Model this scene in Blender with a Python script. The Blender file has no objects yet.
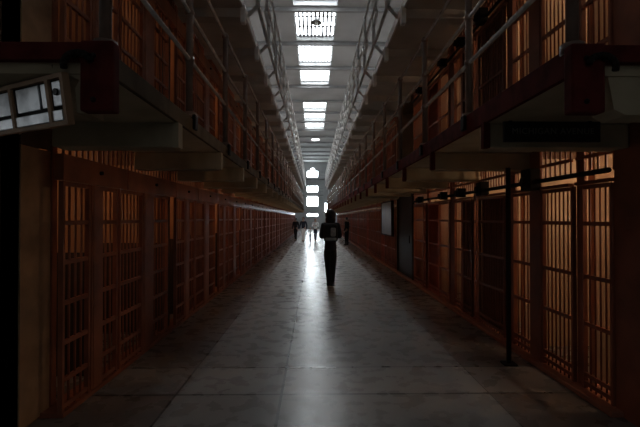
import bpy, bmesh, math, random
from mathutils import Vector, Matrix
random.seed(7)
SC = bpy.context.scene
COL = SC.collection
R = math.radians
EYE = 1.6

# ------------------------------------------------------------------ materials
def mat(name, col, rough=0.6, metal=0.0, var=0.0, scale=6.0, bump=0.0, spec=None, var_col=None, stretch=None):
    m = bpy.data.materials.new(name); m.use_nodes = True
    nt = m.node_tree; b = nt.nodes['Principled BSDF']
    b.inputs['Base Color'].default_value = (*col, 1)
    b.inputs['Roughness'].default_value = rough
    b.inputs['Metallic'].default_value = metal
    if spec is not None: b.inputs['Specular IOR Level'].default_value = spec
    if var or bump:
        tc = nt.nodes.new('ShaderNodeTexCoord')
        n = nt.nodes.new('ShaderNodeTexNoise'); n.inputs['Scale'].default_value = scale
        n.inputs['Detail'].default_value = 6
        src = tc.outputs['Object']
        if stretch:
            mp = nt.nodes.new('ShaderNodeMapping'); mp.inputs['Scale'].default_value = stretch
            nt.links.new(src, mp.inputs['Vector']); src = mp.outputs['Vector']
        nt.links.new(src, n.inputs['Vector'])
        if var:
            r = nt.nodes.new('ShaderNodeMix'); r.data_type = 'RGBA'
            d = var_col or tuple(c*(1-var) for c in col)
            r.inputs[6].default_value = (*col, 1); r.inputs[7].default_value = (*d, 1)
            mr = nt.nodes.new('ShaderNodeMapRange')
            mr.inputs[1].default_value = .38; mr.inputs[2].default_value = .68
            nt.links.new(n.outputs['Fac'], mr.inputs[0])
            nt.links.new(mr.outputs[0], r.inputs[0]); nt.links.new(r.outputs[2], b.inputs['Base Color'])
        if bump:
            bp = nt.nodes.new('ShaderNodeBump'); bp.inputs['Strength'].default_value = bump
            bp.inputs['Distance'].default_value = .01
            nt.links.new(n.outputs['Fac'], bp.inputs['Height']); nt.links.new(bp.outputs['Normal'], b.inputs['Normal'])
    return m

def emit(name, col, strength):
    m = bpy.data.materials.new(name); m.use_nodes = True
    nt = m.node_tree; b = nt.nodes['Principled BSDF']
    b.inputs['Base Color'].default_value = (*col, 1); b.inputs['Roughness'].default_value = .3
    b.inputs['Emission Color'].default_value = (*col, 1)
    b.inputs['Emission Strength'].default_value = strength
    return m

M = {}
M['front']   = mat('painted brown steel', (.35, .118, .058), .5, var=.45, scale=3, bump=.05)
M['header']  = mat('glossier brown steel', (.42, .15, .075), .3, var=.4, scale=3)
M['frontR']  = mat('painted red brown steel', (.30, .095, .05), .5, var=.4, scale=3, bump=.05)
M['sheet']   = mat('painted steel sheet', (.24, .085, .05), .5, var=.35, scale=4, bump=.05)
M['redsheet']= mat('rust red steel sheet', (.46, .10, .05), .5, var=.35, scale=4, bump=.05)
M['dark']    = mat('near black steel', (.018, .012, .01), .6, var=.3, spec=.15)
M['conc']    = mat('gallery concrete', (.50, .41, .27), .85, var=.35, scale=2.2, bump=.2)
M['concg']   = mat('upper gallery concrete', (.55, .52, .48), .85, var=.25, scale=1.5, bump=.15)
M['lip']     = mat('brown painted concrete edge', (.14, .105, .065), .85, var=.4, scale=5, bump=.1, spec=.08)
M['red']     = mat('dark red steel', (.13, .024, .021), .8, var=.45, scale=7, bump=.1, spec=.04)
M['post']    = mat('brown pipe', (.2, .13, .1), .45, var=.3, scale=9)
M['rail']    = mat('worn grey pipe', (.82, .74, .7), .27, metal=.6, var=.3, scale=12)
M['railg']   = mat('pale grey pipe', (.8, .8, .79), .5, var=.3, scale=9)
M['cream']   = mat('cell plaster', (.56, .41, .28), .8, var=.2, scale=3, bump=.1)
M['core']    = mat('brown wall paint', (.23, .125, .075), .6, var=.3, scale=2.5, bump=.1)
M['ceil']    = mat('ceiling paint', (.5, .51, .51), .8, var=.2, scale=.7, bump=.05)
M['beam']    = mat('roof beam paint', (.3, .3, .3), .8, var=.2, scale=2)
M['end']     = mat('end wall paint', (.42, .43, .43), .8, var=.2, scale=.8)
M['endd']    = mat('end gallery steel', (.2, .2, .2), .6, var=.2)
M['sill']    = mat('red oxide sill', (.42, .16, .09), .6, var=.35, scale=6)
M['silver']  = mat('brushed metal plates', (.75, .77, .79), .3, metal=.85, var=.45, scale=9, bump=.08)
M['tan']     = mat('tan steel', (.46, .28, .16), .6, var=.3, scale=5)
M['gloss']   = mat('glossy grey steel', (.34, .35, .36), .3, metal=.55, var=.4, scale=3, stretch=(6, 6, .5))
M['cab']     = mat('dark brown cabinet paint', (.17, .105, .07), .45, var=.3)
M['pier']    = mat('dark brown pier paint', (.08, .04, .028), .6, var=.3)  # left piers, darker than the cell fronts
M['black']   = mat('black sign paint', (.006, .006, .006), .5)
M['letter']  = mat('grey lettering', (.2, .19, .175), .6)
M['winbar']  = mat('window frame steel', (.12, .12, .12), .5)
M['sky']     = emit('daylight glass', (.90, .96, 1.0), 10.0)
M['endsky']  = emit('end window daylight', (.86, .95, 1.0), 26.0)
M['sidesky'] = emit('outer wall daylight', (.9, .96, 1.0), 5.0)
M['nearfill'] = emit('added near end fill light', (.9, .95, 1.0), .9)
M['leftfill'] = emit('added left glow for plates', (.9, .96, 1.0), .42)
M['lampglow']= emit('lamp glow', (1, .98, .93), 4.0)
M['skin']    = mat('skin', (.42, .25, .18), .5)
M['navy']    = mat('dark cloth', (.012, .014, .02), .8, var=.3, scale=14, bump=.1)
M['blackc']  = mat('black cloth', (.008, .009, .011), .85, var=.3, scale=14, bump=.1)
M['bluec']   = mat('dark blue cloth', (.02, .025, .045), .85, var=.3, scale=14)
M['white']   = mat('white cloth', (.82, .82, .82), .8, var=.15, scale=9)
M['cream_c'] = mat('pale trouser cloth', (.78, .76, .73), .8, var=.15, scale=9)
M['hair']    = mat('dark hair', (.014, .01, .008), .5, var=.3, scale=30)
M['ghair']   = mat('grey hair', (.45, .44, .43), .6, var=.3, scale=30)
M['shoe']    = mat('black leather', (.012, .011, .011), .4)
M['greyp']   = mat('grey pack fabric', (.36, .46, .5), .6, var=.35, scale=12)
M['pack']    = mat('black pack fabric', (.007, .009, .011), .75, var=.3, scale=10)

# two-tone cell paint: dark dado below 1.25 m of each storey
def dado_material():
    m = mat('cell plaster with dark dado', (.52, .27, .14), .8, var=.2, scale=3)
    nt = m.node_tree; b = nt.nodes['Principled BSDF']
    tc = nt.nodes.new('ShaderNodeTexCoord'); s = nt.nodes.new('ShaderNodeSeparateXYZ')
    nt.links.new(tc.outputs['Object'], s.inputs[0])
    def lt(v):
        n = nt.nodes.new('ShaderNodeMath'); n.operation = 'LESS_THAN'; n.inputs[1].default_value = v
        nt.links.new(s.outputs['Z'], n.inputs[0]); return n
    def gt(v):
        n = nt.nodes.new('ShaderNodeMath'); n.operation = 'GREATER_THAN'; n.inputs[1].default_value = v
        nt.links.new(s.outputs['Z'], n.inputs[0]); return n
    a = lt(1.25); g = gt(2.4); l = lt(3.35)
    mu = nt.nodes.new('ShaderNodeMath'); mu.operation = 'MULTIPLY'
    nt.links.new(g.outputs[0], mu.inputs[0]); nt.links.new(l.outputs[0], mu.inputs[1])
    ad = nt.nodes.new('ShaderNodeMath'); ad.operation = 'MAXIMUM'
    nt.links.new(a.outputs[0], ad.inputs[0]); nt.links.new(mu.outputs[0], ad.inputs[1])
    mx = nt.nodes.new('ShaderNodeMix'); mx.data_type = 'RGBA'
    nt.links.new(ad.outputs[0], mx.inputs[0])
    old = b.inputs['Base Color'].links[0].from_socket
    nt.links.new(old, mx.inputs[6]); mx.inputs[7].default_value = (.06, .035, .025, 1)
    nt.links.new(mx.outputs[2], b.inputs['Base Color'])
    return m
M['dado'] = dado_material()

def floor_material():
    m = bpy.data.materials.new('polished concrete floor'); m.use_nodes = True
    nt = m.node_tree; N = nt.nodes.new; L = nt.links.new
    b = nt.nodes['Principled BSDF']
    tc = N('ShaderNodeTexCoord'); s = N('ShaderNodeSeparateXYZ'); L(tc.outputs['Object'], s.inputs[0])
    n1 = N('ShaderNodeTexNoise'); n1.inputs['Scale'].default_value = .9; n1.inputs['Detail'].default_value = 4
    n2 = N('ShaderNodeTexNoise'); n2.inputs['Scale'].default_value = 5; n2.inputs['Detail'].default_value = 6
    L(tc.outputs['Object'], n1.inputs['Vector']); L(tc.outputs['Object'], n2.inputs['Vector'])
    def math_(op, a, c=None):
        n = N('ShaderNodeMath'); n.operation = op
        for i, v in enumerate((a, c)):
            if v is None: continue
            if isinstance(v, (int, float)): n.inputs[i].default_value = v
            else: L(v, n.inputs[i])
        return n.outputs[0]
    def line(axis, p, w):
        d = math_('ABSOLUTE', math_('SUBTRACT', s.outputs[axis], p))
        return math_('LESS_THAN', d, w)
    seams = line('X', -.295, .012)
    for ax, p, w in (('Y', 3.95, .016), ('Y', 4.66, .013), ('Y', 9.0, .03), ('X', -1.25, .010), ('X', 1.6, .006),
                     ('Y', 14.5, .02), ('Y', 20.5, .03), ('Y', 2.2, .008)):
        seams = math_('MAXIMUM', seams, line(ax, p, w))
    mx = N('ShaderNodeMix'); mx.data_type = 'RGBA'
    cr = N('ShaderNodeMapRange'); cr.interpolation_type = 'SMOOTHSTEP'; cr.inputs[1].default_value = .3; cr.inputs[2].default_value = .7
    L(math_('ADD', math_('MULTIPLY', n1.outputs['Fac'], .72), math_('MULTIPLY', n2.outputs['Fac'], .28)), cr.inputs[0]); L(cr.outputs[0], mx.inputs[0])
    mx.inputs[6].default_value = (.215, .21, .20, 1); mx.inputs[7].default_value = (.325, .32, .305, 1)
    # darker border strips along the cells
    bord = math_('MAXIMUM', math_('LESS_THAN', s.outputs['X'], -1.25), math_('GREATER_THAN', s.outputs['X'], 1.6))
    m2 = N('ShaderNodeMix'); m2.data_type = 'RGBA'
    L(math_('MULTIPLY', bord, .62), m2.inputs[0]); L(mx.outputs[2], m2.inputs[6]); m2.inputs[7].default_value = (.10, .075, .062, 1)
    # slab repair strip
    st = math_('MULTIPLY', math_('GREATER_THAN', s.outputs['Y'], 3.95), math_('LESS_THAN', s.outputs['Y'], 4.66))
    m4 = N('ShaderNodeMix'); m4.data_type = 'RGBA'
    L(math_('MULTIPLY', st, .25), m4.inputs[0]); L(m2.outputs[2], m4.inputs[6]); m4.inputs[7].default_value = (.4, .4, .39, 1)
    m3 = N('ShaderNodeMix'); m3.data_type = 'RGBA'
    L(math_('MULTIPLY', seams, .92), m3.inputs[0]); L(m4.outputs[2], m3.inputs[6]); m3.inputs[7].default_value = (.03, .03, .03, 1)
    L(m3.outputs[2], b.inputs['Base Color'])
    ro = N('ShaderNodeMapRange'); L(n2.outputs['Fac'], ro.inputs[0])
    ro.inputs[1].default_value = .3; ro.inputs[2].default_value = .7
    ro.inputs[3].default_value = .23; ro.inputs[4].default_value = .34
    L(ro.outputs[0], b.inputs['Roughness']); b.inputs['Specular IOR Level'].default_value = .24
    bp = N('ShaderNodeBump'); bp.inputs['Strength'].default_value = .06; bp.inputs['Distance'].default_value = .01
    L(n2.outputs['Fac'], bp.inputs['Height']); L(bp.outputs['Normal'], b.inputs['Normal'])
    return m
M['floor'] = floor_material()

# ------------------------------------------------------------------ mesh helpers
class MB:
    def __init__(s): s.bm = bmesh.new()
    def box(s, x0, x1, y0, y1, z0, z1, bevel=0):
        r = bmesh.ops.create_cube(s.bm, size=1)
        bmesh.ops.scale(s.bm, vec=(abs(x1-x0), abs(y1-y0), abs(z1-z0)), verts=r['verts'])
        bmesh.ops.translate(s.bm, vec=((x0+x1)/2, (y0+y1)/2, (z0+z1)/2), verts=r['verts'])
        if bevel:
            es = {e for v in r['verts'] for e in v.link_edges}
            bmesh.ops.bevel(s.bm, geom=list(es), offset=bevel, segments=2, affect='EDGES', profile=.6)
        return s
    def tube(s, a, b, r, seg=10, r2=None):
        a = Vector(a); b = Vector(b); d = b-a
        q = bmesh.ops.create_cone(s.bm, cap_ends=True, segments=seg, radius1=r, radius2=r if r2 is None else r2, depth=d.length)
        rot = Vector((0, 0, 1)).rotation_difference(d.normalized()).to_matrix().to_4x4()
        bmesh.ops.transform(s.bm, matrix=Matrix.Translation((a+b)/2) @ rot, verts=q['verts'])
        return s
    def ball(s, c, r, sc=(1, 1, 1), u=12, v=8):
        q = bmesh.ops.create_uvsphere(s.bm, u_segments=u, v_segments=v, radius=r)
        bmesh.ops.scale(s.bm, vec=sc, verts=q['verts'])
        bmesh.ops.translate(s.bm, vec=c, verts=q['verts'])
        return s
    def prism(s, pts, axis, lo, hi):
        """extrude a closed polygon; axis 'y': pts are (x,z); axis 'x': pts are (y,z)"""
        def P(p, t): return (p[0], t, p[1]) if axis == 'y' else (t, p[0], p[1])
        A = [s.bm.verts.new(P(p, lo)) for p in pts]; B = [s.bm.verts.new(P(p, hi)) for p in pts]
        n = len(pts)
        s.bm.faces.new(A); s.bm.faces.new(B[::-1])
        for i in range(n): s.bm.faces.new((A[i], B[i], B[(i+1) % n], A[(i+1) % n]))
        return s
    def lathe(s, prof, seg=24, c=(0, 0, 0)):
        rings = []
        for r, z in prof:
            rings.append([s.bm.verts.new((c[0]+r*math.cos(2*math.pi*i/seg), c[1]+r*math.sin(2*math.pi*i/seg), c[2]+z)) for i in range(seg)])
        for a, b in zip(rings, rings[1:]):
            for i in range(seg): s.bm.faces.new((a[i], a[(i+1) % seg], b[(i+1) % seg], b[i]))
        s.bm.faces.new(rings[0]); s.bm.faces.new(rings[-1][::-1])
        return s
    def mesh(s, name, m, smooth=False):
        bmesh.ops.recalc_face_normals(s.bm, faces=s.bm.faces)
        me = bpy.data.meshes.new(name); s.bm.to_mesh(me); s.bm.free()
        if m: me.materials.append(m)
        if smooth:
            for p in me.polygons: p.use_smooth = True
        return me
    def build(s, name, m, parent=None, smooth=False, loc=None):
        return link(name, s.mesh(name, m, smooth), parent, loc)

def link(name, me, parent=None, loc=None, label=None):
    o = bpy.data.objects.new(name, me); COL.objects.link(o)
    if parent: o.parent = parent
    if loc: o.location = loc
    if label: o['label'] = label
    return o

def thing(name, label, cat, loc=(0, 0, 0), rz=0, group=None):
    o = bpy.data.objects.new(name, None); COL.objects.link(o)
    o.location = loc; o.rotation_euler = (0, 0, rz)
    o.empty_display_size = .1
    o['label'] = label; o['category'] = cat
    if group: o['group'] = group
    return o

def tag(o, label, cat, group=None):
    o['label'] = label; o['category'] = cat
    if group: o['group'] = group
    return o

def struct(name, mb, m, smooth=False):
    o = mb.build(name, m, None, smooth); o['kind'] = 'structure'; return o

ORD = ('first second third fourth fifth sixth seventh eighth ninth tenth eleventh twelfth thirteenth fourteenth fifteenth '
       'sixteenth seventeenth eighteenth nineteenth twentieth twenty-first twenty-second twenty-third twenty-fourth '
       'twenty-fifth twenty-sixth twenty-seventh twenty-eighth twenty-ninth thirtieth thirty-first thirty-second').split()

# ------------------------------------------------------------------ dimensions
XL, XR = -2.03, 2.48            # cell fronts
EL, ER = -1.05, 1.33            # gallery edges
T = (0.0, 2.47, 4.85)           # storey floors
SOF = (2.34, 4.72)              # gallery soffits
Y0 = 3.35                       # near end of the cell blocks
YE = 46.3                       # far end of the blocks
YW = 62.0                       # end wall
YN = -7.0                       # wall behind the camera
CEIL = 9.6
DEPTH = 2.5                     # cell depth
TOP = 7.25

# ------------------------------------------------------------------ people
def skin_mesh(verts, edges, radii, root, sub=2):
    me = bpy.data.meshes.new('s'); me.from_pydata(verts, edges, [])
    o = bpy.data.objects.new('s', me); COL.objects.link(o)
    sm = o.modifiers.new('k', 'SKIN'); sm.use_smooth_shade = True
    lay = me.skin_vertices[0].data
    for i, r in enumerate(radii):
        lay[i].radius = r if isinstance(r, tuple) else (r, r)
        lay[i].use_root = (i == root)
    ss = o.modifiers.new('u', 'SUBSURF'); ss.levels = sub; ss.render_levels = sub
    bpy.context.view_layer.update()
    out = bpy.data.meshes.new_from_object(o.evaluated_get(bpy.context.evaluated_depsgraph_get()))
    bpy.data.objects.remove(o)
    return out

def chain(points, root=0, sub=2):
    v = [p[0] for p in points]; r = [p[1] for p in points]
    return skin_mesh(v, [(i, i+1) for i in range(len(v)-1)], r, root, sub)

def join(meshes, name, m, extra=None):
    bm = bmesh.new()
    for me in meshes: bm.from_mesh(me)
    if extra: extra(bm)
    bmesh.ops.recalc_face_normals(bm, faces=bm.faces)
    me = bpy.data.meshes.new(name); bm.to_mesh(me); bm.free()
    me.materials.clear(); me.materials.append(m)
    for p in me.polygons: p.use_smooth = True; p.material_index = 0
    return me

def person(label, loc, height, rz, top, legs, hair, stride=.12, arms='down', long_hair=False, lean=0.0, shoes=None, slim=1.0, coat=False, tight=1.0):
    """faces local +y; feet at the origin"""
    root = thing('person', label, 'person', loc, rz)
    S = height/1.75
    def V(x, y, z): return (x*S, (y+lean*max(0, z-.95))*S, z*S)
    st = stride
    legsJ = {}
    for s, f in ((-1, 1), (1, -1)):
        fy = f*st
        lift = .035 if f < 0 and st > .05 else 0
        hip = V(s*.085*tight, 0, .92); knee = V(s*.075*tight, fy*.55+.03, .5+lift*.6); ank = V(s*.055*tight, fy, .1+lift)
        heel = V(s*.055*tight, fy-.04, .05+lift); toe = V(s*.065*tight, fy+.15, .035)
        legsJ[s] = (hip, knee, ank, heel, toe)
    armJ = {}
    for s in (-1, 1):
        sh = V(s*.19*slim, 0, 1.42)
        if arms == 'down':
            el = V(s*.25*slim, -.02 + s*st*.5, 1.13); wr = V(s*.25*slim, .08 + s*st*.9, .9)
        elif arms == 'forward':
            el = V(s*.25*slim, .02, 1.14); wr = V(s*.13, .22, 1.18)
        else:
            el = V(s*.27*slim, .06, 1.15); wr = V(s*.12, .2, 1.32)
        armJ[s] = (sh, el, wr)
    # one continuous body
    v = [V(0, 0, .96), V(0, 0, 1.1), V(0, 0, 1.3), V(0, 0, 1.42), V(0, .0, 1.5), V(0, .015, 1.55)]
    r = [.12*S, .11*S, .125*S, .085*S, .05*S, .05*S]
    e = [(0, 1), (1, 2), (2, 3), (3, 4), (4, 5)]
    for s in (-1, 1):
        i = len(v); sh, el, wr = armJ[s]
        v += [sh, el, wr]; r += [.056*S, .042*S, .03*S]; e += [(3, i), (i, i+1), (i+1, i+2)]
        i = len(v); hip, knee, ank, heel, toe = legsJ[s]
        v += [hip, knee, ank, toe]; r += [.085*S, .055*S, .038*S, .034*S]; e += [(0, i), (i, i+1), (i+1, i+2), (i+2, i+3)]
    meshes = [skin_mesh(v, e, r, 0, 2)]
    # hands: palm plus five fingers curled in the direction of the forearm
    for s in (-1, 1):
        sh, el, wr = (Vector(p) for p in armJ[s])
        d = (wr-el).normalized()
        side = Vector((0, 1, 0)) if abs(d.y) < .8 else Vector((0, 0, 1))
        side = (side - d*side.dot(d)).normalized()      # thumb side
        inward = d.cross(side).normalized()
        if inward.x*s > 0: inward = -inward
        pc = wr+d*.05*S
        meshes.append(chain([(tuple(wr), .026*S), (tuple(pc), .034*S), (tuple(wr+d*.085*S), .03*S)], 0, 1))
        for q, ln in enumerate((.075, .085, .08, .062)):
            b = wr+d*.08*S+side*(.027-.018*q)*S
            p1 = b+d*ln*.5*S+inward*.008*S; p2 = b+d*ln*.85*S+inward*.03*S
            meshes.append(chain([(tuple(b), .0095*S), (tuple(p1), .0088*S), (tuple(p2), .0075*S)], 0, 1))
        b = wr+d*.03*S+side*.02*S
        meshes.append(chain([(tuple(b), .012*S), (tuple(b+side*.03*S+d*.03*S), .0105*S), (tuple(b+side*.036*S+d*.065*S+inward*.012*S), .0085*S)], 0, 1))
    hc = Vector(V(0, .03, 1.635))
    def head(bm):
        def ball(c, rr, sc):
            q = bmesh.ops.create_uvsphere(bm, u_segments=16, v_segments=12, radius=rr)
            bmesh.ops.scale(bm, vec=sc, verts=q['verts']); bmesh.ops.translate(bm, vec=c, verts=q['verts'])
            return q['verts']
        vs = ball(hc, .1*S, (.8, .98, 1.16))
        for w in vs:
            dz = w.co.z-hc.z
            if dz < 0:
                k_ = 1+dz/(.116*S)*.28
                w.co.x = hc.x+(w.co.x-hc.x)*k_
        ball(hc+Vector((0, .1*S, -.02*S)), .02*S, (.7, 1, 1.3))           # nose
        for s in (-1, 1):
            ball(hc+Vector((s*.082*S, -.005*S, -.01*S)), .028*S, (.35, .7, 1))  # ears
            ball(hc+Vector((s*.032*S, .088*S, .012*S)), .013*S, (1, .7, .8))   # eyes
        ball(hc+Vector((0, .09*S, -.06*S)), .02*S, (1.2, .5, .4))          # mouth
    link('body', join(meshes, 'body', M['skin'], head), root)
    # trousers
    v = [V(0, 0, 1.02), V(0, 0, .93)]; r = [.125*S, .125*S]; e = [(0, 1)]
    for s in (-1, 1):
        hip, knee, ank, heel, toe = legsJ[s]
        i = len(v); a = Vector(ank)
        v += [hip, knee, tuple(a+Vector((0, 0, -.035*S)))]; r += [.102*S, .07*S, .055*S]; e += [(1, i), (i, i+1), (i+1, i+2)]
        if coat: r[-3] = .125*S; r[-2] = .085*S
    link('trousers', join([skin_mesh(v, e, r, 0, 2)], 'trousers', legs), root)
    # jacket
    v = [V(0, 0, .78 if coat else .88), V(0, 0, 1.1), V(0, 0, 1.3), V(0, 0, 1.41), V(0, .005, 1.48)]
    r = [(.175 if coat else .15)*S, .132*S, .15*S, .105*S, .068*S]; e = [(0, 1), (1, 2), (2, 3), (3, 4)]
    for s in (-1, 1):
        i = len(v); sh, el, wr = armJ[s]
        v += [sh, el, wr]; r += [.075*S, .06*S, .045*S]; e += [(3, i), (i, i+1), (i+1, i+2)]
    link('jacket', join([skin_mesh(v, e, r, 2, 2)], 'jacket', top), root)
    for s in (-1, 1):
        hip, knee, ank, heel, toe = legsJ[s]
        link('shoe', join([chain([(heel, .045*S), (tuple((Vector(heel)+Vector(toe))/2+Vector((0, 0, .012*S))), .05*S), (toe, .036*S)], 1, 2)], 'shoe', shoes or M['shoe']), root)
    hm = MB()
    hm.ball(hc+Vector((0, -.018*S, .022*S)), (.138 if long_hair else .108)*S, (.9, .95, .98), 16, 12)
    if long_hair:
        hm.ball(hc+Vector((0, -.05*S, -.09*S)), .12*S, (1.0, .7, 1.15), 16, 12)
    # keep the face clear of hair
    for w in list(hm.bm.verts):
        if w.co.y > hc.y+.03*S and w.co.z < hc.z+.06*S: w.co.y = hc.y+.03*S
    hm.build('hair', hair, root, True)
    return root, S

pw, S = person('person in black clothes walking away down the middle of the aisle', (.385, 10.1, 0), 1.77, R(-3), M['navy'], M['blackc'], M['hair'], .11, 'forward', True, .02, None, .86, True, .75)
# the pack on that person's back (worn, so a thing of its own)
bp = thing('backpack', 'black backpack with grey pocket worn by the person walking away', 'backpack', (.385, 9.94, 1.02), R(-3))
MB().box(-.165, .165, -.15, .04, .03, .46, .085).build('main_bag', M['pack'], bp, True)
MB().box(.0, .115, -.19, -.13, .16, .36, .03).build('front_pocket', M['greyp'], bp, True)
MB().box(-.13, .13, -.19, -.14, .07, .135, .02).build('lower_strap', M['greyp'], bp, True)
MB().tube((-.05, -.03, .46), (.05, -.03, .46), .012, 8).build('top_loop', M['pack'], bp)

person('person in dark top and pale trousers standing far off left in the aisle', (-.72, 29.5, 0), 1.66, R(160), M['bluec'], M['cream_c'], M['hair'], .05)
person('person in all dark clothes close beside the left cells far away', (-1.28, 30.5, 0), 1.62, R(150), M['navy'], M['blackc'], M['hair'], .04)
person('grey-haired person in white top and dark trousers far down the aisle', (.1, 29.6, 0), 1.58, R(170), M['white'], M['bluec'], M['ghair'], .06, 'forward')
person('small child in white top and dark trousers beside the grey-haired person', (-.25, 29.2, 0), .98, R(185), M['white'], M['bluec'], M['ghair'], .05)
person('person in dark clothes standing by the right cells behind the walker', (1.93, 25.4, 0), 1.66, R(60), M['navy'], M['blackc'], M['hair'], .04)

# ------------------------------------------------------------------ floor and shell
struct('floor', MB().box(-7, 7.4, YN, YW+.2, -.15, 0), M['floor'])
fl = MB()
wl = struct('wall_near', MB().box(-7, 7.4, YN-.2, YN, 0, CEIL), M['end'])
struct('wall_outer_left', MB().box(-7.2, -7, YN-.2, YW+.2, 0, CEIL+1.2), M['end'])
struct('wall_outer_right', MB().box(7.4, 7.6, YN-.2, YW+.2, 0, CEIL+1.2), M['end'])

# ceiling with skylight wells
bays = [-3.4+3.24*i for i in range(21)]      # beam positions
beamY = [16.4+3.22*(i-6) for i in range(0, 21)]
# skylight bays, index of the near beam
SKY = [5, 6, 7, 8, 10, 11, 12]
CX, HW = .05, .83
cm = MB()
cm.box(-7, CX-HW, YN, YW, CEIL, CEIL+.12); cm.box(CX+HW, 7.4, YN, YW, CEIL, CEIL+.12)
cm.box(-7.2, CX-HW-.1, YN, YW, CEIL+.6, CEIL+.7); cm.box(CX+HW+.1, 7.6, YN, YW, CEIL+.6, CEIL+.7)
prev = YN
wells = []
for i in SKY:
    a, b = beamY[i]+.2, beamY[i+1]-.2
    cm.box(CX-HW, CX+HW, prev, a, CEIL, CEIL+.12)
    prev = b; wells.append((a, b))
    h = CEIL+.26
    cm.box(CX-HW-.05, CX-HW, a-.05, b+.05, CEIL+.12, h); cm.box(CX+HW, CX+HW+.05, a-.05, b+.05, CEIL+.12, h)
    cm.box(CX-HW, CX+HW, a-.05, a, CEIL+.12, h); cm.box(CX-HW, CX+HW, b, b+.05, CEIL+.12, h)
cm.box(CX-HW, CX+HW, prev, YW, CEIL, CEIL+.12)
struct('ceiling', cm, M['ceil'])
n = 0
for k, (a, b) in enumerate(wells):
    n += 1
    w = bpy.data.objects.new('window_%d' % n, None); COL.objects.link(w); w.location = (CX, (a+b)/2, CEIL+.2); w['kind'] = 'structure'
    hl = (b-a)/2
    f = MB()
    for s in (-1, 1):
        f.box(s*HW-.03, s*HW+.03, -hl, hl, -.03, .05); f.box(-HW, HW, s*hl-.03, s*hl+.03, -.03, .05)
    f.build('window_frame', M['winbar'], w)
    MB().box(-HW, HW, -hl, hl, .04, .06).build('pane', M['sky'], w)
    g = MB(); gw = .04 if 16 < a < 18 else .014
    for q in range(1, 10): g.box(-HW+q*2*HW/10-gw, -HW+q*2*HW/10+gw, -hl, hl, -.03, .035)
    for q in range(1, 3): g.box(-HW, HW, -hl+q*2*hl/3-.012, -hl+q*2*hl/3+.012, -.02, .03)
    g.build('glazing_bars', M['winbar'], w)
t = 0
for y in beamY:
    if y > YW-1: continue
    t += 1
    struct('trim_%d' % t, MB().box(-6.9, 7.3, y-.08, y+.08, CEIL-.16, CEIL-.005, .02), M['beam'])

# end wall with its windows
WIN = [(-1.0, .57, 5.87, 6.73, True), (-1.0, .57, 3.72, 4.58, False), (-1.0, .57, 1.72, 3.0, False), (-1.0, .57, .25, .62, False), (1.57, 2.6, .86, 2.15, False)]
ew = MB()
zs = [(.25, .62), (1.72, 3.0), (3.72, 4.58), (5.87, 6.73)]
ew.box(-7, -1.0, YW, YW+.3, 0, CEIL)
z = 0
for a, b in zs:
    ew.box(-1.0, .57, YW, YW+.3, z, a+EYE); z = b+EYE
ew.box(-1.0, .57, YW, YW+.3, z, CEIL)
ew.box(.57, 1.57, YW, YW+.3, 0, CEIL); ew.box(2.6, 7.4, YW, YW+.3, 0, CEIL)
ew.box(1.57, 2.6, YW, YW+.3, 0, .86+EYE); ew.box(1.57, 2.6, YW, YW+.3, 2.15+EYE, CEIL)
struct('wall_end', ew, M['end'])
for (x0, x1, a, b, arch) in WIN:
    n += 1
    w = bpy.data.objects.new('window_%d' % n, None); COL.objects.link(w); w.location = ((x0+x1)/2, YW+.15, (a+b)/2+EYE); w['kind'] = 'structure'
    hw, hh = (x1-x0)/2, (b-a)/2
    f = MB()
    for s in (-1, 1):
        f.box(s*hw-.03, s*hw+.03, -.04, .04, -hh, hh); f.box(-hw, hw, -.04, .04, s*hh-.03, s*hh+.03)
    f.build('window_frame', M['winbar'], w)
    MB().box(-hw, hw, .03, .05, -hh, hh).build('pane', M['endsky'], w)
    g = MB()
    for q in range(1, 4): g.box(-hw+q*hw/2-.012, -hw+q*hw/2+.012, -.02, .025, -hh, hh)
    g.build('glazing_bars', M['winbar'], w)
    if arch:
        MB().prism([(-.35, hh), (.35, hh), (.12, hh+.38), (-.12, hh+.38)], 'y', -.2, -.16).build('pane', M['endsky'], w)
# tall windows of the outer walls, seen only over the tops of the cell blocks
for sx, X in ((-1, -7.0), (1, 7.4)):
    for yy in range(4, 60, 8):
        n += 1
        w = bpy.data.objects.new('window_%d' % n, None); COL.objects.link(w); w.location = (X, yy, 8.35); w['kind'] = 'structure'
        MB().box(-sx*.01, -sx*.03, -1.6, 1.6, -.95, .95).build('pane', M['sidesky'], w)
        f = MB()
        for q in range(5): f.box(0, -sx*.06, -1.62+q*.8, -1.58+q*.8, -.97, .97)
        for q in range(3): f.box(0, -sx*.06, -1.6, 1.6, -.97+q*.95, -.93+q*.95)
        f.build('window_frame', M['winbar'], w)
for xx in (2.3,):  # unseen window added behind the camera as fill for the near end
    n += 1
    w = bpy.data.objects.new('window_%d' % n, None); COL.objects.link(w); w.location = (xx, YN, 4.6); w['kind'] = 'structure'
    MB().box(-.8, .8, .01, .03, -1.5, 1.5).build('pane', M['nearfill'], w)
    f = MB()
    for q in range(4): f.box(-.82+q*.533, -.78+q*.533, 0, .06, -1.52, 1.52)
    for q in range(4): f.box(-.8, .8, 0, .06, -1.52+q, -1.48+q)
    f.build('window_frame', M['winbar'], w)
n += 1  # unseen left window, added so the case plates have a glow to reflect
w = bpy.data.objects.new('window_%d' % n, None); COL.objects.link(w); w.location = (-7.0, 2.1, 2.1); w['kind'] = 'structure'
MB().box(.01, .03, -1.3, 1.3, -1.2, 1.2).build('pane', M['leftfill'], w)
f = MB()
for q in range(5): f.box(0, .06, -1.32+q*.65, -1.28+q*.65, -1.22, 1.22)
for q in range(4): f.box(0, .06, -1.3, 1.3, -1.22+q*.8, -1.18+q*.8)
f.build('window_frame', M['winbar'], w)
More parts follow.
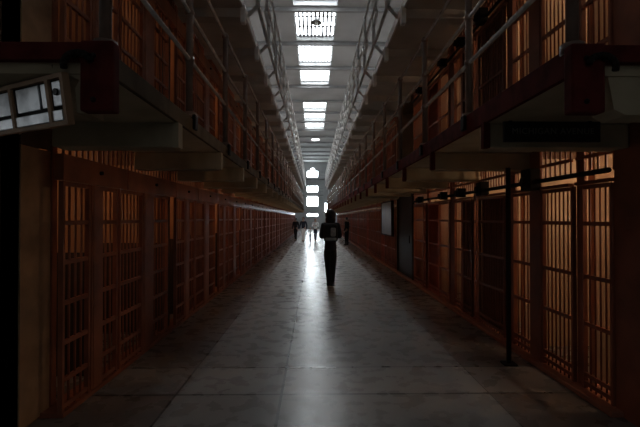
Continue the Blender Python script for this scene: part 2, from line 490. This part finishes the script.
# end gun galleries
for lab, z, x0, x1 in (('upper', 5.55, -2.4, 2.3), ('lower', 3.25, -2.4, 1.3)):
    g = thing('end_gallery', '%s narrow grey gallery crossing the far end wall below a bright window' % lab, 'gallery', (0, YW-.9, z+EYE-.1))
    MB().box(x0, x1, 0, .9, 0, .12).build('deck', M['endd'], g)
    for s in range(int((x1-x0)/.8)+1):
        xx = x0+.05+s*.8
        MB().tube((xx, .03, .12), (xx, .03, 1.05), .02, 6).build('post', M['endd'], g)
    MB().tube((x0, .03, 1.05), (x1, .03, 1.05), .025, 6).build('rail', M['endd'], g)
    MB().tube((x0, .03, .6), (x1, .03, .6), .02, 6).build('rail', M['endd'], g)
gp = MB().box(-.06, .06, -.06, .06, 0, 7.6).build('steel_column', M['railg'], None, loc=(2.05, YW-1.3, 0))
tag(gp, 'slim pale steel column in front of the far end wall', 'column')

# ------------------------------------------------------------------ cell layouts
L_GROUPS = [3.5+2.85*k for k in range(15)]
L_PART = []
for g in L_GROUPS: L_PART += [g+.975, g+2.68]
# left cells: list of (front grille, door, has wide stile, cell span)
L_CELLS = []
for g in L_GROUPS:
    L_CELLS.append(dict(a=g, b=g+1.2, grille=(g, g+.43), door=(g+.45, g+.97), stile=.17, sheet=False, header=(g-.0, g+1.2)))
    L_CELLS.append(dict(a=g+1.2, b=g+2.5, grille=(g+1.02, g+1.62), door=(g+1.64, g+2.5), stile=.28, sheet=False, header=(g+1.21, g+2.84)))
R_CELLS = [
    dict(a=3.48, b=4.08, grille=None, door=(3.545, 3.96), sheet=False, pitch=.066, stile=.045, dim=1.5),
    dict(a=4.08, b=5.44, grille=(4.09, 4.66), door=(4.88, 5.34), sheet=False, stile=.06, dim=1.2),
    dict(a=5.44, b=6.68, grille=(6.5, 6.64), door=(5.58, 6.46), sheet='sheet', stile=.06, dim=1.2),
    dict(a=6.68, b=7.7, grille=(7.16, 7.58), door=(6.74, 7.14), sheet='sheet', stile=.05, dim=1.0),
    dict(a=7.7, b=9.38, grille=(7.84, 8.5), door=(8.53, 9.28), sheet='redsheet', stile=.06, dim=1.3),
    dict(a=9.38, b=10.7, grille=(9.5, 9.72), door=(9.74, 10.66), sheet=False, stile=.06, dim=1.0),
]
y = 13.0
k = 0
while y+1.44 < YE:
    R_CELLS.append(dict(a=y, b=y+1.44, grille=(y+.1, y+.62), door=(y+.64, y+1.36), sheet='redsheet' if k % 3 == 1 else False, stile=.1, dim=.6)); y += 1.44; k += 1
R_PART = [c['a'] for c in R_CELLS if c['a'] != 13.0]+[10.72, 12.95]

# block core: partitions, back wall, slabs, piers
def block(name, sx, X, parts, matc, pier_list):
    xi0, xi1 = X+sx*.16, X+sx*DEPTH       # interior span
    m = MB()
    for t in (0, 1):
        zb, zt = T[t], SOF[t]+.01
        m.box(xi1, xi1+sx*.15, Y0, YE, zb, zt)
        for p in sorted(parts): m.box(xi0, xi1, p-.05, p+.05, zb, zt)
        m.box(xi0, xi1, YE-.15, YE, zb, zt)
    o = struct('wall_%s' % name, m, matc)
    # floors between storeys and the closed top storey
    m = MB()
    for t in (1, 2):
        m.box(X+sx*.02, X+sx*(DEPTH+.15), Y0, YE, SOF[t-1], T[t])
    m.box(X+sx*.05, X+sx*(DEPTH+.15), Y0, YE, T[2], TOP)
    struct('wall_%s_storey' % name, m, M['core'])
    # piers and end face
    m = MB()
    for t in (0, 1):
        zb, zt = T[t], SOF[t]+.005
        m.box(X+sx*.17, X+sx*(DEPTH+.15), Y0-.1, Y0, zb, zt)
        m.box(X+sx*.17, X+sx*.3, Y0-.1, Y0+.14, zb, zt)
    struct('wall_%s_end' % name, m, M['core'] if sx < 0 else M['frontR'])
    m = MB()
    for t in (0, 1):
        for a, b, d in pier_list: m.box(X+sx*d, X+sx*(d+(.05 if sx < 0 else .02)), a, b, T[t], SOF[t]+.005)
    struct('wall_%s_pier' % name, m, M['pier'] if sx < 0 else M['frontR'])
block('left', -1, XL, L_PART, M['dado'], [(g+2.51, g+2.84, .07) for g in L_GROUPS])
block('right', 1, XR, R_PART, M['cream'], [(Y0-.1, 3.54, 0), (3.965, 4.085, .02), (4.66, 4.88, -.03), (5.34, 5.55, .02), (6.62, 6.74, .02), (7.58, 7.84, .0), (9.28, 9.5, .02), (10.66, 10.75, .02), (12.9, 13.05, .02)]
      + [(c['a']-.06, c['a']+.09, .03) for c in R_CELLS if c['a'] > 14])
# red oxide sill along the right cells, low kerb along the left ones
struct('baseboard_right', MB().box(XR-.1, XR+.18, Y0+.1, YE, 0, .045, .008), M['sill'])
struct('baseboard_left', MB().box(XL-.18, XL+.03, Y0+.15, YE, 0, .04, .006), M['front'])

cache = {}
def cm_box(key, m, *dims):
    k_ = (key, m.name)+tuple(round(d, 4) for d in dims)
    if k_ not in cache: cache[k_] = MB().box(*dims).mesh(key, m)
    return cache[k_]

def panel(o, y0, y1, z0, z1, m, crossz, pitch, bw, near, wide=0, sheet=None, xo=0.0):
    """barred steel panel built along local y, parts parented to o (origin at y0, storey floor)"""
    w = y1-y0; st = .03
    link('stile', cm_box('stile', m, -.02, .02, 0, st, z0, z1), o, (xo, 0, 0))
    link('stile', cm_box('stile', m, -.02, .02, w-st, w, z0, z1), o, (xo, 0, 0))
    lo = st
    if wide:
        link('lock_plate', cm_box('lock_plate', m, -.025, .025, st, st+wide, z0, z1), o, (xo, 0, 0)); lo = st+wide
    for zc in crossz:
        link('crossbar', cm_box('crossbar', m, -.014, .014, lo, w-st, zc-.018, zc+.018), o, (xo, 0, 0))
    n_ = max(2, int(round((w-st-lo)/pitch)))
    step = (w-st-lo)/n_
    if near:
        for i in range(n_-1):
            k_ = ('bar', m.name, bw, z0, z1)
            if k_ not in cache: cache[k_] = MB().tube((0, 0, z0), (0, 0, z1), bw/2, 8).mesh('bar', m, True)
            link('bar', cache[k_], o, (xo, lo+step*(i+1), 0))
    else:
        key = ('bars', m.name, round(w, 3), round(lo, 3), n_, z0, z1)
        if key not in cache:
            q = MB()
            for i in range(n_-1): q.tube((0, lo+step*(i+1), z0), (0, lo+step*(i+1), z1), bw/2, 6)
            cache[key] = q.mesh('bars', m)
        link('bars', cache[key], o, (xo, 0, 0))
    if sheet:
        s = -.03 if xo == 0 else .03
        link('backing_sheet', cm_box('backing_sheet', M[sheet], -.004, .004, st, w-st, z0+.02, z1-.02), o, (xo+.03, 0, 0))

TN = ('lower', 'upper')
LCZ = (.08, .29, .59, .91, 1.24, 1.56, 1.88)
RCZ = (.1, .18, .64, 1.07, 1.55, 1.88)
for t in (0, 1):
    zb = T[t]; top = SOF[t]-zb
    for i, c in enumerate(L_CELLS):
        near = c['a'] < 9.2
        adj = 'brown' if i < 8 else 'shadowed brown'
        f = thing('cell_front', '%s fixed cell bars, %s cell from the near end, %s left row' % (adj, ORD[i], TN[t]), 'cell bars', (XL, c['grille'][0], zb), 0, '%s left cell fronts' % TN[t])
        g0 = c['grille'][0]
        panel(f, g0, c['grille'][1], .03, 1.9, M['front'], LCZ, .098, .021, near)
        h0, h1 = c['header'][0]-g0, c['header'][1]-g0
        f = thing('header_beam', '%s steel header beam under short bars, %s cell, %s left row' % (adj, ORD[i], TN[t]), 'header beam', (XL, g0, zb), 0, '%s left header beams' % TN[t])
        hb = MB().box(-.06, .02, h0+.004, h1-.004, 1.905, 2.12, .006).build('beam', M['header'], f)
        MB().tube((.015, (h0+h1)/2, 2.02), (.045, (h0+h1)/2, 2.02), .018, 8).build('bolt', M['dark'], hb)
        q = MB(); nb = int((h1-h0)/.095)
        for j in range(nb+1): q.tube((0, h0+.03+j*.095, 2.12), (0, h0+.03+j*.095, top), .011, 6)
        q.build('transom_bars', M['front'], f)
        d = thing('cell_door', '%s barred door with lock plate, %s cell from near end, %s left row' % (adj, ORD[i], TN[t]), 'cell door', (XL, c['door'][0], zb), 0, '%s left cell doors' % TN[t])
        panel(d, c['door'][0], c['door'][1], .045, 1.895, M['front'], LCZ, .098, .021, near, c['stile'])
    for i, c in enumerate(R_CELLS):
        near = c['a'] < 9.6
        m = M['frontR']
        g = c['grille'] or c['door']
        sh = c['sheet']
        if c['grille']:
            f = thing('cell_front', 'dark fixed cell bars, %s cell from the near end, %s right row' % (ORD[i], TN[t]), 'cell bars', (XR, g[0], zb), 0, '%s right cell fronts' % TN[t])
            panel(f, g[0], g[1], .045, 1.9, m, RCZ, .077, .017, near)
        f = thing('transom_grille', 'short dark transom bars atop the %s cell from near end, %s right row' % (ORD[i], TN[t]), 'transom bars', (XR, g[0], zb), 0, '%s right transoms' % TN[t])
        a, b = c['a']+.06-g[0], c['b']-.04-g[0]
        q = MB(); nb = max(2, int((b-a)/.085))
        for j in range(nb+1):
            yy = a+(b-a)*j/nb; q.tube((0, yy, 2.0), (0, yy, top), .01, 6)
        q.build('transom_bars', m, f)
        MB().box(-.02, .02, a, b, 2.14, 2.17).build('transom_rail', m, f)
        MB().box(-.03, .03, a, b, 1.905, 1.935).build('head_rail', m, f)
        desc = {'sheet': 'brown sheet-backed barred door', 'redsheet': 'rust red sheet-backed barred door', False: 'see-through dark barred door'}[sh]
        d = thing('cell_door', '%s, %s cell from near end, %s right row' % (desc, ORD[i], TN[t]), 'cell door', (XR, c['door'][0], zb), 0, '%s right cell doors' % TN[t])
        panel(d, c['door'][0], c['door'][1], .05, 1.895, m if not sh else M[sh], RCZ, c.get('pitch', .08), .017, near, 0, sh, -.0)
    # locking rod along the right cells, with its gear boxes
    r = thing('locking_rod', 'long dark locking rod with gear boxes above the %s right cell doors' % TN[t], 'locking rod', (XR-.1, 3.5, zb+2.0))
    MB().tube((.07, .06, 0), (.07, 7.2, 0), .024, 8).build('rod', M['dark'], r)
    MB().tube((.03, 9.4, 0), (.03, YE-3.6, 0), .026, 8).build('rod', M['rail'], r)
    for gy, gs in ((4.77, .11), (6.15, .085), (7.05, .055), (8.0, .055), (9.75, .055)):
        gb = MB().box(-.04, .09, gy-3.5-gs, gy-3.5+gs, -.6*gs-.03, gs+.03, .012).build('gear_box', M['dark'], r)
        MB().tube((-.05, gy-3.5, 0), (-.08, gy-3.5, 0), .05, 12).build('gear_wheel', M['dark'], gb)

# cell bulbs
def cell_lights():
    for t in (0, 1):
        for side, X, cells in ((-1, XL, L_CELLS), (1, XR, R_CELLS)):
            for i, c in enumerate(cells):
                e = (5.2 if side < 0 else (11.5*c.get('dim', 1) if c['a'] < 12 else 6))
                if side < 0 and c['a'] > 9: e = 10
                if t == 1: e *= .8
                l = bpy.data.lights.new('cell_bulb', 'POINT'); l.energy = e; l.color = (1, .58, .32) if side < 0 else (1, .68, .43); l.shadow_soft_size = .05
                o = bpy.data.objects.new('cell_bulb_light', l); COL.objects.link(o)
                w = c['b']-c['a']
                o.location = (X+side*1.2, c['a']+w*.3, T[t]+2.16)
cell_lights()

# ------------------------------------------------------------------ doorway and panel on the right
d = bpy.data.objects.new('door_1', None); COL.objects.link(d); d.location = (XR+.03, 10.78, 0); d['kind'] = 'structure'
MB().box(-.02, .06, 0, 2.08, 0, 2.3, .01).build('door_leaf', M['black'], d)
MB().box(-.05, -.02, 0, .09, 0, 2.32).build('door_frame', M['dark'], d)
MB().box(-.05, -.02, 1.99, 2.08, 0, 2.32).build('door_frame', M['dark'], d)
MB().tube((-.06, .3, .95), (-.06, .3, 1.15), .015, 8).build('door_handle', M['dark'], d)
p = thing('metal_panel', 'glossy grey metal panel fixed to the right cells beyond the black doorway', 'panel', (XR-.13, 13.0, 1.06))
MB().box(-.02, .02, 0, 1.9, 0, 1.05, .015).build('panel_face', M['gloss'], p)
q = MB()
for s in (0, 1.9): q.box(-.03, .05, s-.025, s+.025, -.02, 1.07)
for s in (0, 1.05): q.box(-.03, .05, -.025, 1.925, s-.02, s+.02)
q.build('panel_frame', M['dark'], p)

# slim support pole in front of the right cells
pp = thing('support_pole', 'slim dark pole from floor to gallery before the near right cells', 'pole', (2.13, 4.72, 0))
MB().tube((0, 0, .02), (0, 0, 2.15), .026, 12).build('shaft', M['dark'], pp, True)
MB().box(-.07, .07, -.07, .07, 0, .02, .004).build('base_plate', M['dark'], pp)

# ------------------------------------------------------------------ galleries
POSTS = [2.25+1.525*k for k in range(29)]
def gallery(side, lvl):
    E, X = (EL, XL) if side < 0 else (ER, XR)
    zb = T[lvl]; zs = SOF[lvl-1]
    sn = 'left' if side < 0 else 'right'; ln = 'middle' if lvl == 1 else 'top'
    cmat = M['conc'] if lvl == 1 else M['concg']
    edge = ('red steel-edged' if side > 0 else 'brown-edged') if lvl == 1 else 'pale grey'
    g = thing('gallery_walkway', '%s concrete walkway with support beams, %s level along the %s cells' % (edge, ln, sn), 'walkway', (E, 2.2, zb))
    w = abs(X-E)+.0
    d = side
    # slab with a haunch at the cell side
    m = MB()
    m.prism([(d*.03, -.02), (d*.03, zs-zb), (d*(w-.12), zs-zb-.0), (d*(w-.01), zs-zb-.0), (d*(w-.01), -.02)], 'y', .03, YE-2.2)
    # the part that wraps round the near end of the block
    m.prism([(d*(w-.01), -.02), (d*(w-.01), zs-zb), (d*4.2, zs-zb), (d*4.2, -.02)], 'y', .03, 1.0)
    m.build('slab', cmat, g)
    if lvl == 1:
        fm = M['red'] if side > 0 else M['lip']
        h = .155 if side > 0 else .12
        MB().box(0, d*.03, .05, YE-2.2, zs-zb-.0, zs-zb+h, .006).build('edge_channel', fm, g)
        MB().box(0, d*4.2, -.02, .03, -.075, .015, .006).build('end_channel', M['red'], g)
        MB().box(d*(-.045 if side < 0 else -.02), d*(.12 if side < 0 else .15), -.03, .05, -.335, .02, .012).build('corner_block', M['red'], g)
        b2 = MB(); 
        for (px, pz) in ((d*.05, -.06), (d*.14, -.06), (d*.05, -.28)): b2.ball((px, -.035, pz), .014, u=8, v=6)
        b2.build('rivets', M['dark'], g)
        # end haunch under the wrap-round part
        MB().prism([(d*.21, zs-zb), (d*.24, -.3), (d*.3, -.33), (d*4.2, -.33), (d*4.2, zs-zb)] if side > 0 else
                   [(d*.12, zs-zb+.01), (d*.12, -.33), (d*.17, -.33), (d*.18, -.2), (d*.16, -.16), (d*.22, zs-zb), (d*.22, zs-zb+.01)], 'y', .04, .22).build('end_haunch', cmat, g)
    else:
        MB().box(0, d*.03, 0, YE-2.2, zs-zb, zs-zb+.14, .006).build('edge_channel', M['railg'], g)
    # beams below the slab
    bm_mesh = None
    bz = zs-zb
    for k, y in enumerate(POSTS):
        yy = y-2.2+ (1.525-.42)
        if yy > YE-2.6: break
        if bm_mesh is None:
            dd = .19 if lvl == 1 else .14
            bm_mesh = MB().box(d*.04, d*(w-.01), 0, .22, bz-dd, bz, .012).mesh('support_beam', cmat)
            if lvl == 1 and side > 0:
                tip_mesh = MB().box(d*-.012, d*.042, -.012, .045, bz-dd-.005, bz+.01, .006).mesh('beam_tip', M['red'])
            else:
                tip_mesh = MB().box(d*(-.004 if lvl == 1 else -.03), d*.042, -.004 if lvl == 1 else -.02, .1, bz-dd-(.003 if lvl == 1 else .08), bz+(0 if lvl == 1 else .04), .003 if lvl == 1 else .012).mesh('beam_tip', cmat if lvl == 1 else M['railg'])
        b = link('support_beam', bm_mesh, g, (0, yy, 0))
        link('beam_tip', tip_mesh, b)
    return g

def railing(side, lvl):
    E = EL if side < 0 else ER
    zb = T[lvl]
    sn = 'left' if side < 0 else 'right'; ln = 'middle' if lvl == 1 else 'top'
    d = side
    if lvl == 1:
        r = thing('gallery_railing', 'pipe handrail with three rails along the %s gallery, %s side' % (ln, sn), 'railing', (E, 2.2, zb))
        hs = ((.52, .93, 1.36) if side < 0 else (.5, .9, 1.33))
        pm = MB().tube((d*.04, 0, 0), (d*.04, 0, 1.36), .032, 12)
        for h in hs: pm.ball((d*.04, 0, h), .042, u=10, v=6)
        pm.tube((d*.04, 0, 0), (d*.04, 0, .05), .06, 12)
        pmesh = pm.mesh('post', M['post'], True)
        fmesh = MB().box(d*-.025, d*.08, -.045, .045, -.1, .03, .01).mesh('post_foot', M['dark'])
        for y in POSTS:
            if y < YE-.3:
                p_ = link('post', pmesh, r, (0, y-2.2+.02, 0))
                if y > 2.5: link('post_foot', fmesh, p_)
        for h in hs: MB().tube((d*.04, .05, h), (d*.04, YE-2.4, h), .018, 10).build('rail', M['rail'], r, True)
        for h in hs[1:]:
            MB().tube((d*.04, .07, h), (d*3.5, .07, h), .021, 10).build('end_rail', M['rail'], r, True)
        # curled foot bracket at the near corner post
        hk = MB()
        pts = [(d*.1, -.05+.02*math.sin(a), .01+.0*a) for a in (0,)]
        prev = None
        for i in range(9):
            a = math.pi*(.1+1.0*i/8)
            pnt = (d*(.12-.07*math.cos(a)*1.0), -.05, -.1+.06*math.sin(a)-.01)
            if prev: hk.tube(prev, pnt, .017, 8)
            prev = pnt
        hk.build('curled_bracket', M['dark'], r, True)
    else:
        r = thing('gallery_railing', 'pale grey railing with outward bent posts along the %s gallery, %s side' % (ln, sn), 'railing', (E, 2.2, zb))
        o = -d*.16
        pts = [(d*.02, 0, -.06), (-d*.03, 0, -.02), (o, 0, .12), (o*1.1, 0, .45), (o*.7, 0, .75), (o, 0, 1.0), (o, 0, 1.36)]
        pm = MB()
        for a, b in zip(pts, pts[1:]):
            pm.tube(a, b, .034, 8); pm.ball(b, .036, u=8, v=6)
        pmesh = pm.mesh('post', M['railg'], True)
        bmesh_ = MB().prism([(0, 0), (.05, -.03), (.42, .68), (.37, .7)], 'x', -.02, .02).mesh('brace', M['railg'])
        for y in POSTS:
            if y < YE-.8:
                p_ = link('post', pmesh, r, (0, y-2.2+.02, 0))
                link('brace', bmesh_, p_, (o, 0, .12))
        for h, rr in ((.12, .03), (.8, .026), (1.33, .024)):
            MB().tube((o, .05, h), (o, YE-2.4, h), rr, 8).build('rail', M['railg'], r, True)
    return r
for s in (-1, 1):
    for l in (1, 2):
        gallery(s, l); railing(s, l)

# ------------------------------------------------------------------ near left corner: end door, cabinet, metal framed case
c = thing('steel_cabinet', 'tall dark steel cabinet at the near end of the lower left cells', 'cabinet', (XL-.18, 3.0, 0))
MB().box(-1.4, -.12, 0, .24, 0, 2.3, .01).build('body', M['cab'], c)
MB().box(-1.2, -.2, -.02, 0, .1, 2.2, .006).build('door', M['cab'], c)
MB().tube((-.26, -.04, 1.35), (-.26, -.04, 1.75), .012, 8).build('handle', M['rail'], c)
for t in (0, 1):
    struct('trim_end_%d' % (t+1), MB().box(XL-.168, XL-.155, 3.255, 3.69, T[t]+.02, T[t]+2.15, .003), M['tan'])
    struct('trim_end_%d' % (t+5), MB().box(XL-.168, XL-.155, 3.255, 3.62, T[t]+2.155, SOF[t]), M['cab'])
    struct('trim_end_%d' % (t+3), MB().box(XL-.19, XL-.14, 3.62, 3.69, T[t]+.02, T[t]+2.33), M['front'])
c2 = thing('end_door', 'dark door in the end face above the near left gallery', 'door', (XL-.3, 3.2, T[1]))
MB().box(-1.1, 0, 0, .04, .02, 2.1, .006).build('leaf', M['cab'], c2)
MB().box(-.05, 0, -.03, 0, .02, 2.1).build('frame', M['front'], c2)
# hanging case of bright metal plates: right end near, left end further
ang = math.atan2(2.365-2.08, -1.72+1.19)
cs = thing('mechanism_case', 'brown framed case of silvery metal plates hung under the near left gallery', 'case', (-1.265, 2.2, 2.085), ang)
cs.rotation_euler = (R(-8), 0, ang)
Lc, Hc_ = 1.25, .235
MB().box(0, Lc, -.055, -.04, 0, Hc_).build('back', M['dark'], cs)
q = MB(); q.box(0, Lc, -.05, -.012, -.012, .01); q.box(0, Lc, -.05, -.012, Hc_-.01, Hc_+.012)
q.box(-.014, .01, -.05, -.012, -.012, Hc_+.012); q.box(Lc-.01, Lc+.014, -.05, -.012, -.012, Hc_+.012)
q.build('frame', M['tan'], cs)
for a, b in ((.03, .1), (.14, .2), (.22, .43), (.5, .66), (.72, 1.2)):
    MB().box(a, b, -.04, -.025, .09, Hc_-.02, .004).build('metal_plate', M['silver'], cs)
MB().box(.03, 1.2, -.04, -.02, .015, .07, .004).build('lower_plate', M['silver'], cs)
for a in (.115, .455, .69): MB().box(a, a+.026, -.03, -.014, 0, Hc_).build('upright', M['tan'], cs)
MB().tube((.065, -.03, .16), (.065, -.015, .16), .018, 10).build('keyhole_disc', M['black'], cs)
for a in (.1, 1.1):
    MB().box(a-.02, a+.02, -.07, -.03, Hc_+.02, .3).build('hanger', M['dark'], cs)

# ------------------------------------------------------------------ avenue sign
sg = thing('avenue_sign', 'black hanging sign reading MICHIGAN AVENUE under the right gallery', 'sign', (1.385, 3.13, 2.155))
MB().box(0, .71, 0, .025, 0, .15, .004).build('board', M['black'], sg)
cu = bpy.data.curves.new('sign_text', 'FONT'); cu.body = 'MICHIGAN AVENUE'; cu.size = .062; cu.extrude = .001
cu.align_x = 'CENTER'; cu.align_y = 'CENTER'; cu.space_character = 1.12
to = bpy.data.objects.new('tmp', cu); COL.objects.link(to)
bpy.context.view_layer.update()
tm = bpy.data.meshes.new_from_object(to.evaluated_get(bpy.context.evaluated_depsgraph_get()))
bpy.data.objects.remove(to)
tm.materials.clear(); tm.materials.append(M['letter'])
tm.transform(Matrix.Translation((.36, -.0015, .077)) @ Matrix.Rotation(R(90), 4, 'X'))
link('lettering', tm, sg)
for a in (.06, .65): MB().box(a-.012, a+.012, .025, .06, .08, .16).build('hanger', M['dark'], sg)

# ------------------------------------------------------------------ lamps
pl = thing('pendant_lamp', 'caged pendant lamp hanging across the nearest visible skylight', 'lamp', (.09, 17.1, CEIL-.06))
MB().tube((0, 0, 0), (0, 0, .64), .018, 8).build('stem', M['winbar'], pl)
MB().lathe([(.03, .02), (.06, 0), (.2, -.16), (.23, -.2), (.22, -.2), (.05, -.03)], 20).build('shade', M['beam'], pl, True)
MB().ball((0, 0, -.2), .07).build('bulb', M['white'], pl, True)
cl = thing('ceiling_lamp', 'small round glowing lamp on the ceiling beyond the last skylight', 'lamp', (.15, 43.0, CEIL-.18))
MB().lathe([(.1, .18), (.16, .1), (.42, .02), (.42, 0), (.1, .0)], 24).build('lamp_housing', M['railg'], cl, True)
MB().lathe([(.4, 0), (.38, -.05), (.2, -.09), (.02, -.1)], 24).build('diffuser', M['lampglow'], cl, True)

# ------------------------------------------------------------------ world, camera, colour
w = bpy.data.worlds.new('World'); SC.world = w; w.use_nodes = True
w.node_tree.nodes['Background'].inputs[0].default_value = (.6, .7, .8, 1)
w.node_tree.nodes['Background'].inputs[1].default_value = .02

cam = bpy.data.cameras.new('Camera'); cam.sensor_width = 36; cam.lens = 36*433/640; cam.clip_start = .05; cam.clip_end = 300
co = bpy.data.objects.new('Camera', cam); COL.objects.link(co)
co.location = (0, 0, EYE)
co.rotation_euler = (R(90)+math.atan(4.5/433), 0, -math.atan(6/433))
SC.camera = co
SC.view_settings.view_transform = 'Standard'; SC.view_settings.look = 'None'
SC.view_settings.gamma = 1; SC.view_settings.use_curve_mapping = False
SC.view_settings.exposure = .28
